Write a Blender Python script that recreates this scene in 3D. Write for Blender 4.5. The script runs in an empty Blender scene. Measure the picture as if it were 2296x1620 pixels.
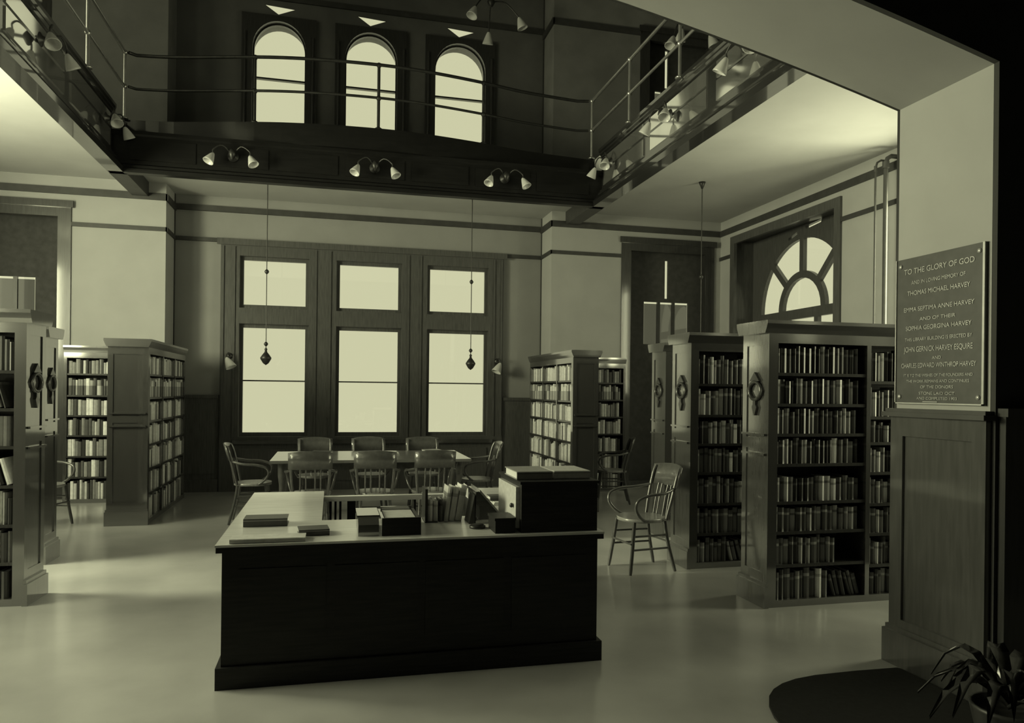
import bpy, bmesh, math, random
from mathutils import Vector, Matrix

# ------------------------------------------------------------------ camera, sky, lights, exposure
scn = bpy.context.scene
col = scn.collection
TINT = (1.0, 1.0, 0.64)          # warm sepia tone of all daylight in the place
F_PX, YAW, ROLL, HOR_Y, CAM_Z = 1658.0, 0.23882, 0.011335, 875.4, 1.52

cam_d = bpy.data.cameras.new('camera')
cam_d.sensor_width = 36.0
cam_d.lens = 36.0 * F_PX / 2296.0
cam_d.shift_y = (HOR_Y - 810.0) / 2296.0
cam_d.clip_start = 0.05
cam = bpy.data.objects.new('camera', cam_d)
col.objects.link(cam)
_r = Vector((math.cos(YAW), -math.sin(YAW), 0)); _u = Vector((0, 0, 1)); _f = Vector((math.sin(YAW), math.cos(YAW), 0))
_cx = math.cos(ROLL) * _r + math.sin(ROLL) * _u
_cy = -math.sin(ROLL) * _r + math.cos(ROLL) * _u
M = Matrix.Identity(4)
for i in range(3):
    M[i][0] = _cx[i]; M[i][1] = _cy[i]; M[i][2] = -_f[i]
M[2][3] = CAM_Z
cam.matrix_world = M
scn.camera = cam

world = bpy.data.worlds.new('overcast_sky'); scn.world = world
world.use_nodes = True
bg = world.node_tree.nodes['Background']
bg.inputs[0].default_value = (*TINT, 1); bg.inputs[1].default_value = 0.66

scn.view_settings.view_transform = 'Standard'
scn.view_settings.look = 'None'
scn.view_settings.gamma = 1.0
scn.view_settings.use_curve_mapping = False
scn.view_settings.exposure = 0.12
scn.cycles.use_denoising = True
scn.cycles.max_bounces = 10
scn.cycles.diffuse_bounces = 6
scn.cycles.transparent_max_bounces = 12
scn.cycles.sample_clamp_indirect = 6.0

def area(name, loc, rot, sx, sy, power, portal=False):
    l = bpy.data.lights.new(name, 'AREA'); l.shape = 'RECTANGLE'; l.size = sx; l.size_y = sy
    l.energy = power; l.color = TINT
    if portal: l.cycles.is_portal = True
    o = bpy.data.objects.new(name, l); col.objects.link(o)
    o.location = loc; o.rotation_euler = rot
    return o
R90 = math.pi / 2
# daylight coming in through the tall windows of the left wall
LEFT_WINS = [(4.65, 1.5), (6.6, 1.5), (8.75, 1.5)]
for (wy, ww), pw in zip(LEFT_WINS, (120, 470, 15)):
    area('daylight', (-5.16, wy, 2.45), (0, -R90, 0), 2.7, ww, pw)
# fill light through unseen windows added to the right wall
ADDED_RIGHT_WINS = [(4.12, .8, 1.0, 2.7), (5.42, .7, 1.45, 3.85), (6.7, .6, 1.45, 3.85)]
for (wy, ww, z0, z1), pw in zip(ADDED_RIGHT_WINS, (42, 25, 80)):
    area('daylight', (6.26, wy, (z0 + z1) / 2), (0, R90, 0), z1 - z0 - .1, ww, pw)
# unseen upper windows added to the left wall, to light the gallery
for wy, ww in ((5.0, 1.3), (8.2, 1.3)):
    area('gallery_fill', (-5.16, wy, 6.1), (0, -R90, 0), 1.9, ww, 24)
# portals at the windows in view
area('sky_portal', (0.53, 11.72, 2.1), (-R90, 0, 0), 3.7, 2.7, 1, True)
area('sky_portal', (0.53, 11.72, 6.1), (-R90, 0, 0), 3.6, 2.0, 1, True)
area('sky_portal', (6.62, 9.3, 2.6), (0, R90, 0), 2.6, 2.2, 1, True)

# ------------------------------------------------------------------ materials
def gray(v, t=(1.0, 1.0, 0.985)):
    return (v * t[0], v * t[1], v * t[2], 1)
def mat(name, v, rough=0.6, metal=0.0, coat=0.0, noise=0.0, scale=6.0, stretch=(1, 1, 1), bump=0.0, spec=0.5, coat_rough=0.1, v2=None, detail=4.0, coat_ior=1.5):
    m = bpy.data.materials.new(name); m.use_nodes = True
    nt = m.node_tree; b = nt.nodes['Principled BSDF']
    b.inputs['Roughness'].default_value = rough
    b.inputs['Metallic'].default_value = metal
    b.inputs['Coat Weight'].default_value = coat
    b.inputs['Coat IOR'].default_value = coat_ior
    b.inputs['Coat Roughness'].default_value = coat_rough
    b.inputs['Specular IOR Level'].default_value = spec
    b.inputs['Base Color'].default_value = gray(v)
    if noise > 0 or v2 is not None:
        tc = nt.nodes.new('ShaderNodeTexCoord'); mp = nt.nodes.new('ShaderNodeMapping')
        mp.inputs['Scale'].default_value = stretch
        nz = nt.nodes.new('ShaderNodeTexNoise'); nz.inputs['Scale'].default_value = scale; nz.inputs['Detail'].default_value = detail
        rp = nt.nodes.new('ShaderNodeValToRGB')
        lo, hi = (v * (1 - noise), v * (1 + noise)) if v2 is None else (v, v2)
        rp.color_ramp.elements[0].color = gray(lo); rp.color_ramp.elements[0].position = 0.3
        rp.color_ramp.elements[1].color = gray(hi); rp.color_ramp.elements[1].position = 0.7
        nt.links.new(tc.outputs['Object'], mp.inputs['Vector']); nt.links.new(mp.outputs['Vector'], nz.inputs['Vector'])
        nt.links.new(nz.outputs['Fac'], rp.inputs['Fac']); nt.links.new(rp.outputs['Color'], b.inputs['Base Color'])
        if bump > 0:
            bp = nt.nodes.new('ShaderNodeBump'); bp.inputs['Strength'].default_value = bump; bp.inputs['Distance'].default_value = 0.01
            nt.links.new(nz.outputs['Fac'], bp.inputs['Height']); nt.links.new(bp.outputs['Normal'], b.inputs['Normal'])
    return m
MT = {}
MT['plaster'] = mat('plaster', 0.40, 0.85, noise=0.05, scale=2.5)
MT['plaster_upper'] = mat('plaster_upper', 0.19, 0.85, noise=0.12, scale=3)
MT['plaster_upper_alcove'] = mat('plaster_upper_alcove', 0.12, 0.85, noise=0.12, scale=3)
MT['plaster_unlit'] = mat('plaster_unlit', 0.05, 0.9, noise=0.1, scale=3)  # plaster blackened to stand for the unlit vestibule
MT['plaster_alcove_shaded'] = mat('plaster_alcove_shaded', 0.27, 0.85, noise=0.05, scale=2.5)  # same plaster, darkened for the shade in the alcove
MT['ceiling'] = mat('ceiling_plaster', 0.48, 0.9, noise=0.05, scale=2)
MT['floor'] = mat('floor_covering', 0.46, 0.3, noise=0.0, v2=0.70, scale=1.3, bump=0.02, detail=8, coat=1.0, coat_rough=0.2, coat_ior=1.75)
MT['wood_dark'] = mat('wood_dark', 0.03, 0.35, coat=0.6, noise=0.3, scale=5, stretch=(12, 12, 1), coat_rough=0.08)
MT['wood_fascia'] = mat('wood_fascia', 0.02, 0.3, coat=1.0, noise=0.25, scale=4, stretch=(8, 1, 8), coat_rough=0.05, coat_ior=1.8)
MT['wood_case'] = mat('wood_case', 0.05, 0.3, coat=1.0, noise=0.2, scale=5, stretch=(14, 14, 1), coat_rough=0.08, coat_ior=3.0)
MT['fascia_panel'] = mat('fascia_panel_polished', 0.8, 0.06, metal=0.9, noise=0.06, scale=3, stretch=(1, .3, 1))
MT['wood_back_fascia'] = mat('wood_back_fascia', 0.009, 0.4, coat=0.15, spec=0.25, noise=0.25, scale=4, stretch=(1, 8, 8))
MT['wood_trim'] = mat('wood_trim', 0.045, 0.5, noise=0.2, scale=8)
MT['wood_window'] = mat('wood_window', 0.08, 0.4, coat=0.3, noise=0.25, scale=5, stretch=(12, 12, 1))
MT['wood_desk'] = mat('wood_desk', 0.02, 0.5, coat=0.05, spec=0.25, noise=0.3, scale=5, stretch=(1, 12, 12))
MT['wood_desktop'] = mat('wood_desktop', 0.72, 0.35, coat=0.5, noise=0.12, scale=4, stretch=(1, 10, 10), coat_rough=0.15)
MT['wood_table'] = mat('wood_table', 0.2, 0.3, coat=0.7, noise=0.15, scale=4, stretch=(1, 10, 10))
MT['wood_chair'] = mat('wood_chair', 0.09, 0.32, coat=0.7, noise=0.2, scale=6, stretch=(4, 4, 4))
MT['wood_seat'] = mat('wood_seat', 0.3, 0.3, coat=0.6, noise=0.2, scale=6, stretch=(1, 8, 8))
MT['rail_metal'] = mat('rail_metal', 0.55, 0.3, metal=0.85, noise=0.1, scale=10)
MT['dark_metal'] = mat('dark_metal', 0.06, 0.4, metal=0.6, noise=0.2, scale=12)
MT['pipe'] = mat('pipe_paint', 0.06, 0.45, noise=0.1, scale=10)
MT['shade'] = mat('lamp_shade_glass', 0.8, 0.25, noise=0.05, scale=10)
MT['shade'].node_tree.nodes['Principled BSDF'].inputs['Transmission Weight'].default_value = 0.25
MT['paper'] = mat('paper', 0.7, 0.8, noise=0.05, scale=20)
MT['plaque'] = mat('plaque_bronze', 0.07, 0.5, metal=0.2, noise=0.15, scale=14)
MT['plaque_letter'] = mat('plaque_letter', 0.5, 0.35, metal=0.4, noise=0.1, scale=20)
MT['wood_panel'] = mat('wood_panel', 0.07, 0.3, coat=1.0, noise=0.2, scale=4, stretch=(10, 10, 1), coat_rough=0.08, coat_ior=1.9)
MT['leaf'] = mat('leaf', 0.04, 0.25, coat=0.3, noise=0.3, scale=20)
MT['pot'] = mat('pot', 0.05, 0.4, noise=0.2, scale=8)
MT['patch'] = mat('patch', 0.012, 0.95, noise=0.3, scale=40)
MT['blind'] = mat('window_shade_cloth', 0.06, 0.85, noise=0.2, scale=12)
def glass_mat(name, tr, gl=0.06):
    m = bpy.data.materials.new(name); m.use_nodes = True; nt = m.node_tree; nt.nodes.clear()
    o = nt.nodes.new('ShaderNodeOutputMaterial'); mx = nt.nodes.new('ShaderNodeMixShader')
    t = nt.nodes.new('ShaderNodeBsdfTransparent'); t.inputs[0].default_value = (tr, tr, tr, 1)
    g = nt.nodes.new('ShaderNodeBsdfGlossy'); g.inputs['Roughness'].default_value = 0.03
    mx.inputs[0].default_value = gl
    nt.links.new(t.outputs[0], mx.inputs[1]); nt.links.new(g.outputs[0], mx.inputs[2]); nt.links.new(mx.outputs[0], o.inputs[0])
    return m
MT['glass'] = glass_mat('window_glass', 0.97)
MT['glass_grey'] = glass_mat('obscured_glass', 0.36, 0.08)
def book_mat(name, v, band):
    m = mat(name, v, 0.38, noise=0.12, scale=30)
    nt = m.node_tree; b = nt.nodes['Principled BSDF']
    src = b.inputs['Base Color'].links[0].from_socket
    tc = nt.nodes.new('ShaderNodeTexCoord'); sp = nt.nodes.new('ShaderNodeSeparateXYZ')
    nt.links.new(tc.outputs['Generated'], sp.inputs[0])
    a = nt.nodes.new('ShaderNodeMath'); a.operation = 'COMPARE'; a.inputs[1].default_value = 0.76; a.inputs[2].default_value = 0.05
    nt.links.new(sp.outputs['Z'], a.inputs[0])
    mx = nt.nodes.new('ShaderNodeMix'); mx.data_type = 'RGBA'
    nt.links.new(a.outputs[0], mx.inputs['Factor']); nt.links.new(src, mx.inputs['A']); mx.inputs['B'].default_value = gray(band)
    nt.links.new(mx.outputs['Result'], b.inputs['Base Color'])
    return m
BK = {'dark': [book_mat('book_cloth_dark_1', 0.045, 0.15), book_mat('book_cloth_dark_2', 0.075, 0.3), book_mat('book_cloth_dark_3', 0.12, 0.04)],
      'grey': [book_mat('book_cloth_grey_1', 0.24, 0.5), book_mat('book_cloth_grey_2', 0.34, 0.12)],
      'pale': [book_mat('book_cloth_pale_1', 0.62, 0.3), book_mat('book_cloth_pale_2', 0.82, 0.5)]}

# ------------------------------------------------------------------ mesh helpers
LOC = {}
class MB:
    def __init__(s): s.v = []; s.f = []; s.m = []; s.sm = []
    def add(s, vs, fs, mi=0, smooth=False, tf=None):
        n = len(s.v)
        s.v += [tuple(tf @ Vector(p)) if tf is not None else tuple(p) for p in vs]
        for q in fs:
            s.f.append(tuple(i + n for i in q)); s.m.append(mi); s.sm.append(smooth)
        return s
    def box(s, x0, x1, y0, y1, z0, z1, mi=0, tf=None):
        vs = [(x, y, z) for x in (x0, x1) for y in (y0, y1) for z in (z0, z1)]
        fs = [(0, 1, 3, 2), (4, 6, 7, 5), (0, 4, 5, 1), (2, 3, 7, 6), (0, 2, 6, 4), (1, 5, 7, 3)]
        return s.add(vs, fs, mi, False, tf)
    def prism(s, poly, axis, a, b, mi=0, smooth=False, tf=None):
        # poly: 2D points in the plane normal to axis
        def P(p, t):
            return (t, p[0], p[1]) if axis == 'X' else (p[0], t, p[1]) if axis == 'Y' else (p[0], p[1], t)
        n = len(poly)
        vs = [P(p, a) for p in poly] + [P(p, b) for p in poly]
        fs = [tuple(range(n))[::-1], tuple(range(n, 2 * n))]
        s.add(vs, fs, mi, False, tf)
        k = len(s.v) - 2 * n
        for i in range(n):
            j = (i + 1) % n
            s.f.append((k + i, k + j, k + n + j, k + n + i)); s.m.append(mi); s.sm.append(smooth)
        return s
    def tube(s, path, r, n=8, mi=0, tf=None, closed=False):
        pts = [Vector(p) for p in path]; L = len(pts); vs = []; fs = []
        rr = r if isinstance(r, (list, tuple)) else [r] * L
        up = None
        for i, p in enumerate(pts):
            if closed: d = pts[(i + 1) % L] - pts[i - 1]
            else: d = pts[min(i + 1, L - 1)] - pts[max(i - 1, 0)]
            d.normalize()
            if up is None:
                up = d.orthogonal().normalized()
            up = (up - d * up.dot(d)).normalized() if (up - d * up.dot(d)).length > 1e-5 else d.orthogonal().normalized()
            w = d.cross(up)
            for k in range(n):
                a = 2 * math.pi * k / n
                vs.append(p + (up * math.cos(a) + w * math.sin(a)) * rr[i])
        for i in range(L if closed else L - 1):
            for k in range(n):
                a = i * n + k; b = i * n + (k + 1) % n; i2 = (i + 1) % L
                fs.append((a, b, i2 * n + (k + 1) % n, i2 * n + k))
        s.add(vs, fs, mi, True, tf)
        if not closed:
            s.add([vs[k] for k in range(n)], [tuple(range(n))[::-1]], mi, False, tf)
            s.add([vs[(L - 1) * n + k] for k in range(n)], [tuple(range(n))], mi, False, tf)
        return s
    def lathe(s, prof, n=16, mi=0, tf=None, smooth=True):
        vs = []; fs = []
        for r, z in prof:
            for k in range(n):
                a = 2 * math.pi * k / n
                vs.append((r * math.cos(a), r * math.sin(a), z))
        for i in range(len(prof) - 1):
            for k in range(n):
                fs.append((i * n + k, i * n + (k + 1) % n, (i + 1) * n + (k + 1) % n, (i + 1) * n + k))
        s.add(vs, fs, mi, smooth, tf)
        return s
    def build(s, name, mats, parent=None, local=False, fix=True):
        me = bpy.data.meshes.new(name)
        off = LOC.get(parent.name, Vector((0, 0, 0))) if (parent is not None and not local) else Vector((0, 0, 0))
        me.from_pydata([tuple(Vector(p) - off) for p in s.v], [], s.f)
        if not isinstance(mats, (list, tuple)): mats = [mats]
        for m in mats: me.materials.append(m)
        for p, mi, sm in zip(me.polygons, s.m, s.sm): p.material_index = mi; p.use_smooth = sm
        if fix:
            bm = bmesh.new(); bm.from_mesh(me); bmesh.ops.recalc_face_normals(bm, faces=bm.faces); bm.to_mesh(me); bm.free()
        me.update()
        o = bpy.data.objects.new(name, me); col.objects.link(o)
        if parent is not None:
            o.parent = parent; LOC[o.name] = LOC.get(parent.name, Vector((0, 0, 0)))
        return o
def tag(o, label=None, cat=None, group=None, kind=None):
    if label: o['label'] = label
    if cat: o['category'] = cat
    if group: o['group'] = group
    if kind: o['kind'] = kind
    return o
def empty(name, loc, rz=0.0):
    o = bpy.data.objects.new(name, None); col.objects.link(o)
    o.location = loc; o.rotation_euler = (0, 0, rz); o.empty_display_size = 0.1
    LOC[o.name] = Vector(loc)
    return o
def copy_tree(o, parent=None):
    c = o.copy(); col.objects.link(c); c.parent = parent
    for ch in list(o.children): copy_tree(ch, c)
    return c
def struct(name, mb, m, parent=None, label=None):
    o = mb.build(name, m, parent)
    if parent is None: o['kind'] = 'structure'
    if label: o['label'] = label
    return o
def holed(name, outer, holes, axis, a, b, m, kind='structure', parent=None):
    """flat slab with cut-outs; outer and holes are 2D loops in the plane normal to axis, slab from a to b"""
    def P(p, t):
        return (t, p[0], p[1]) if axis == 'X' else (p[0], t, p[1]) if axis == 'Y' else (p[0], p[1], t)
    bm = bmesh.new()
    off = LOC.get(parent.name, Vector((0, 0, 0))) if parent is not None else Vector((0, 0, 0))
    edges = []
    for loop in [outer] + holes:
        vs = [bm.verts.new(Vector(P(p, a)) - off) for p in loop]
        for i in range(len(vs)): edges.append(bm.edges.new((vs[i], vs[(i + 1) % len(vs)])))
    bmesh.ops.triangle_fill(bm, edges=edges, use_beauty=True, use_dissolve=False)
    r = bmesh.ops.extrude_face_region(bm, geom=list(bm.faces))
    d = Vector(P((0, 0), b - a))
    bmesh.ops.translate(bm, verts=[e for e in r['geom'] if isinstance(e, bmesh.types.BMVert)], vec=d)
    bmesh.ops.recalc_face_normals(bm, faces=bm.faces)
    me = bpy.data.meshes.new(name); bm.to_mesh(me); bm.free(); me.materials.append(m)
    o = bpy.data.objects.new(name, me); col.objects.link(o)
    if parent is not None:
        o.parent = parent; LOC[o.name] = off
    elif kind: o['kind'] = kind
    return o
def rect(x0, x1, z0, z1): return [(x0, z0), (x1, z0), (x1, z1), (x0, z1)]
def archloop(x0, x1, z0, zs, n=20, rz=None):
    """rectangle with a round (or elliptical) head"""
    cx = (x0 + x1) / 2; rx = (x1 - x0) / 2; rz = rx if rz is None else rz
    pts = [(x0, z0), (x1, z0)]
    for i in range(n + 1):
        a = math.pi * i / n
        pts.append((cx + rx * math.cos(a), zs + rz * math.sin(a)))
    return pts
rng = random.Random(7)

# ------------------------------------------------------------------ the setting
XL, XR, YM, YA, YN0, YN1 = -5.1, 6.15, 10.95, 11.5, 2.98, 3.6
AX0, AX1 = -2.23, 3.27            # alcove sides
ZC, ZG, ZTOP = 4.3, 4.9, 8.0      # ceiling under the gallery, gallery floor, upper ceiling
struct('floor', MB().box(XL - .4, XR + .5, -3.2, YA + .4, -0.1, 0.0), MT['floor'])

# windows of the alcove: three tall lights below, three round-headed above
LW = [(-1.28, -0.40), (0.10, 0.98), (1.47, 2.34)]
UW = [(-1.17, -0.45), (0.16, 0.90), (1.52, 2.28)]
alc_holes = []
for x0, x1 in LW:
    alc_holes += [rect(x0 - .06, x1 + .06, 0.79, 2.47), rect(x0 - .06, x1 + .06, 2.68, 3.46)]
for x0, x1 in UW:
    alc_holes.append(archloop(x0 - .04, x1 + .04, 5.0, 6.52, rz=.43))
    c = (x0 + x1) / 2
    alc_holes.append([(c - .27, 7.50), (c - .27, 7.19), (c - .02, 7.03), (c + .28, 7.15), (c + .28, 7.50)])
ALC_W = holed('wall_alcove', rect(AX0 - .3, AX1 + .3, 0, ZTOP), alc_holes, 'Y', YA + .02, YA + .3, MT['plaster_alcove_shaded'])
# upper part of the alcove wall is painted dark: a thin dado-free facing
up_holes = []
for x0, x1 in UW:
    c = (x0 + x1) / 2
    up_holes.append(archloop(x0 - .02, x1 + .02, 5.0, 6.52, rz=.42))
    up_holes.append([(c - .22, 7.19), (c - .02, 7.06), (c + .23, 7.165)])
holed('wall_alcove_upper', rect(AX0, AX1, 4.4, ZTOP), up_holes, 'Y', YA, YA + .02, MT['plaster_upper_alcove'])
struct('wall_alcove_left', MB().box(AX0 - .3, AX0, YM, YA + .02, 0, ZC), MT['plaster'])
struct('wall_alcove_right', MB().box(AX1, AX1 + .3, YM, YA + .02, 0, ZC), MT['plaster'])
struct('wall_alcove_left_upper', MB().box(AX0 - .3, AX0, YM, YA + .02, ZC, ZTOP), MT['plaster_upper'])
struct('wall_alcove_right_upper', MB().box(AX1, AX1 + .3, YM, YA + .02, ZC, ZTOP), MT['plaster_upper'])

# main back wall with tall dark openings either side of the alcove (lower) and above
OL = (-5.0, -3.39); OR = (4.42, 6.03)
holed('wall_back_left', rect(XL - .3, AX0 - .3, 0, ZC), [rect(*OL, 0.02, 3.96)], 'Y', YM, YM + .35, MT['plaster'])
holed('wall_back_right', rect(AX1 + .3, XR + .3, 0, ZC), [rect(*OR, 0.02, 3.96)], 'Y', YM, YM + .35, MT['plaster'])
OLU = (-5.0, -3.66); ORU = (4.70, 6.03)
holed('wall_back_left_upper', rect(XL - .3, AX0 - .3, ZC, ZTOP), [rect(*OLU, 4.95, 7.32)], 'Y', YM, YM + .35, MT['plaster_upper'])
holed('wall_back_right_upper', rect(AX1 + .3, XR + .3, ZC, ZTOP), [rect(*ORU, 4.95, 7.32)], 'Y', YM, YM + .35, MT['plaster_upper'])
# right wall with the fanlight window opening
FY0, FY1 = 8.0, 10.58
holed('wall_right', rect(YN1 - .7, YM, 0, ZC), [rect(FY0, FY1, 0.8, 3.97)] + [rect(wy - ww / 2, wy + ww / 2, z0, z1) for wy, ww, z0, z1 in ADDED_RIGHT_WINS], 'X', XR, XR + .45, MT['plaster'])
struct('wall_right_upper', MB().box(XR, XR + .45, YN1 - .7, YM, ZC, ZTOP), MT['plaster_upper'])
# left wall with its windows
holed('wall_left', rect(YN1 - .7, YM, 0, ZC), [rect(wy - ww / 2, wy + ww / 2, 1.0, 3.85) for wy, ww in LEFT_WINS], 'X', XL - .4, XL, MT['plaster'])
holed('wall_left_upper', rect(YN1 - .7, YM, ZC, ZTOP), [rect(wy - .65, wy + .65, 5.15, 7.05) for wy in (5.0, 8.2)], 'X', XL - .4, XL, MT['plaster_upper'])  # these upper openings are added for the gallery fill
for k, (wy, ww, z0, z1) in enumerate(ADDED_RIGHT_WINS):  # frames of the added right-hand windows
    fr = holed('window_%d' % (k + 12), rect(wy - ww / 2, wy + ww / 2, z0, z1), [rect(wy - ww / 2 + .06, wy + ww / 2 - .06, z0 + .07, z1 - .07)], 'X', XR + .16, XR + .22, MT['wood_window'])
    MB().box(XR + .19, XR + .2, wy - ww / 2 + .06, wy + ww / 2 - .06, z0 + .07, z1 - .07).build('pane', MT['glass'], fr)
wn = 4
for wy, z0, z1, ww in [(w, 1.0, 3.85, q) for w, q in LEFT_WINS] + [(5.0, 5.15, 7.05, 1.3), (8.2, 5.15, 7.05, 1.3)]:
    fr = holed('window_%d' % (wn + 20), rect(wy - ww / 2, wy + ww / 2, z0, z1), [rect(wy - ww / 2 + .07, wy - .03, z0 + .07, z1 - .07), rect(wy + .03, wy + ww / 2 - .07, z0 + .07, z1 - .07)], 'X', XL - .22, XL - .16, MT['wood_window'])
    MB().box(XL - .2, XL - .19, wy - ww / 2 + .07, wy - .03, z0 + .07, z1 - .07).build('pane', MT['glass'], fr)
    MB().box(XL - .2, XL - .19, wy + .03, wy + ww / 2 - .07, z0 + .07, z1 - .07).build('pane', MT['glass'], fr)
    wn += 1
# near wall with the wide flat arch the photograph is taken through
def arch_z(x):
    t = 3.15 - x if x >= 0.35 else x + 2.45
    return 3.155 + 0.265 * t - 0.022 * t * t - max(0, t - 1.6) ** 2 * 0.06
arch_pts = [(3.15 - i * 5.6 / 40, arch_z(3.15 - i * 5.6 / 40)) for i in range(41)]
near_loop = [(XL - .4, 0), (-2.45, 0)] + arch_pts[::-1] + [(3.15, 0), (XR + .45, 0), (XR + .45, ZTOP), (XL - .4, ZTOP)]
holed('wall_near', near_loop, [], 'Y', YN0, YN1, MT['plaster'])
holed('wall_near_bounce_stop', [(XL, 0), (-2.45, 0)] + arch_pts[::-1] + [(3.15, 0), (XR, 0), (XR, ZC), (XL, ZC)], [], 'Y', YN1, YN1 + .02, MT['wood_dark'])  # unseen dark facing, added to cut bounce off the near wall
vz = [(-5.5, 0), (-2.45, 0)] + arch_pts[::-1] + [(3.15, 0), (XR + .45, 0), (XR + .45, 4.6), (-5.5, 4.6)]
holed('wall_vestibule_front', vz, [], 'Y', YN0 - .03, YN0 - .002, MT['plaster_unlit'])  # dark facing that paints in the wall's unlit side
struct('wall_vestibule_left', MB().box(-4.2, -4.0, -3.2, YN0 - .04, 0, 4.6), MT['plaster_unlit'])
struct('wall_vestibule_right', MB().box(5.0, 5.2, -3.2, YN0 - .04, 0, 4.6), MT['plaster_unlit'])
struct('wall_vestibule_rear', MB().box(-4.2, 5.2, -3.2, -3.0, 0, 4.6), MT['plaster_unlit'])
struct('ceiling_vestibule', MB().box(-4.2, 5.2, -3.2, YN0 - .04, 4.4, 4.6), MT['plaster_unlit'])
struct('trim_vestibule_wainscot', MB().box(3.17, 5.0, YN0 - .07, YN0 - .03, 0, 1.42).box(3.16, 5.0, YN0 - .09, YN0 - .03, 1.42, 1.46), MT['wood_dark'])
struct('ceiling_upper', MB().box(XL - .4, XR + .45, YN0, YA + .3, ZTOP, ZTOP + .15), MT['plaster_upper'])
# gallery slabs: their undersides are the ceiling below
GL, GR, GB = -2.62, 3.66, 9.82
struct('ceiling_left', MB().box(XL, GL - .03, YN1, YM, ZC, ZG), MT['ceiling'])
struct('ceiling_right', MB().box(GR + .03, XR, YN1, YM, ZC, ZG), MT['ceiling'])
bow = [(-2.56, 10.28), (-2.0, 10.2), (-1.0, 9.92), (-.38, 9.80), (.14, 9.75), (.77, 9.74), (1.31, 9.80), (1.98, 9.93), (2.65, 10.1), (3.60, 10.22)]
def dense(pts, n=5):
    out = []
    for i in range(len(pts) - 1):
        p0 = pts[max(i - 1, 0)]; p1 = pts[i]; p2 = pts[i + 1]; p3 = pts[min(i + 2, len(pts) - 1)]
        for k in range(n):
            t = k / n
            out.append(tuple(0.5 * (2 * p1[j] + (p2[j] - p0[j]) * t + (2 * p0[j] - 5 * p1[j] + 4 * p2[j] - p3[j]) * t * t + (3 * p1[j] - p0[j] - 3 * p2[j] + p3[j]) * t ** 3) for j in range(len(p1))))
    return out + [tuple(pts[-1])]
bowd = dense(bow, 4)
struct('ceiling_alcove', MB().prism([(GL, YM), (GL, GB + .05), (GR, GB + .05), (GR, YM), (AX1, YM), (AX1, YA), (AX0, YA), (AX0, YM)], 'Z', ZC, ZC + .2), MT['ceiling'])
struct('floor_gallery_back', MB().prism([(GL, YM), (AX0, YM), (AX0, YA), (AX1, YA), (AX1, YM), (GR, YM), (GR, 10.2)] + bowd[::-1] + [(GL, 10.3)], 'Z', 4.62, ZG), MT['wood_back_fascia'])

# ------------------------------------------------------------------ wall trims
def trimbox(name, *boxes, m='wood_trim'):
    mb = MB()
    for b in boxes: mb.box(*b)
    return struct(name, mb, MT[m])
tz = 4.06
trimbox('trim_1', (XL, AX0 + .02, YM - .03, YM, tz, tz + .09))
trimbox('trim_2', (AX0, AX0 + .03, YM - .03, YA, tz, tz + .085))
trimbox('trim_3', (AX0, AX1, YA - .03, YA + .02, tz + .02, tz + .10))
trimbox('trim_4', (AX1 - .03, AX1, YM - .03, YA, tz, tz + .085))
trimbox('trim_5', (AX1 - .02, XR, YM - .03, YM, tz, tz + .09))
trimbox('trim_6', (XR - .03, XR, YN1, YM, tz, tz + .09))
lz = 3.64
trimbox('trim_7', (OL[1], AX0 + .02, YM - .025, YM, lz, lz + .055))
trimbox('trim_8', (AX0, AX0 + .025, YM - .025, YA, lz, lz + .055))
trimbox('trim_9', (AX0, AX1, YA - .025, YA + .02, lz, lz + .055))
trimbox('trim_10', (AX1 - .025, AX1, YM - .025, YA, lz, lz + .055))
trimbox('trim_11', (AX1 - .02, OR[0], YM - .025, YM, lz, lz + .055))
trimbox('trim_12', (XR - .025, XR, FY1, YM, lz + .03, lz + .085))
trimbox('trim_13', (XR - .025, XR, YN1, FY0, lz + .03, lz + .085))
uz = 7.18
trimbox('trim_14', (AX1 - .02, ORU[0], YM - .03, YM, uz, uz + .09), (AX1 - .03, AX1, YM - .03, YA, uz, uz + .09))
trimbox('trim_15', (OLU[1], AX0 + .02, YM - .03, YM, uz, uz + .09), (AX0, AX0 + .03, YM - .03, YA, uz, uz + .09))
trimbox('trim_16', (AX0, AX1, YA - .03, YA, uz + .08, uz + .16))
# dark corner beads of the alcove
trimbox('trim_17', (AX0, AX0 + .012, YA - .012, YA + .02, 0, ZC))
trimbox('trim_18', (AX1 - .012, AX1, YA - .012, YA + .02, 0, ZC))
trimbox('trim_19', (AX1 - .02, AX1, YA - .02, YA, ZG, ZTOP))
# wainscot of the alcove, board and panel
def wainscot(name, x0, x1, ztop=1.41):
    ws = struct(name, MB().box(x0, x1, YA - .02, YA + .02, 0, ztop).box(x0, x1, YA - .04, YA + .02, ztop - .05, ztop).box(x0, x1, YA - .04, YA + .02, 0, .18), MT['wood_window'])
    n = max(1, int((x1 - x0) / .5)); w = (x1 - x0) / n
    for i in range(n):
        MB().box(x0 + i * w + .06, x0 + (i + 1) * w - .06, YA - .032, YA - .02, .26, ztop - .13).build('panel', MT['wood_window'], ws)
wainscot('trim_20', AX0 + .02, -1.6)
wainscot('trim_21', 2.64, AX1 - .02)
# baseboards
trimbox('baseboard_right', (XR - .025, XR, YN1, YM, 0, .2))
trimbox('baseboard_left', (XL, XL + .025, YN1, YM, 0, .2))

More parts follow.
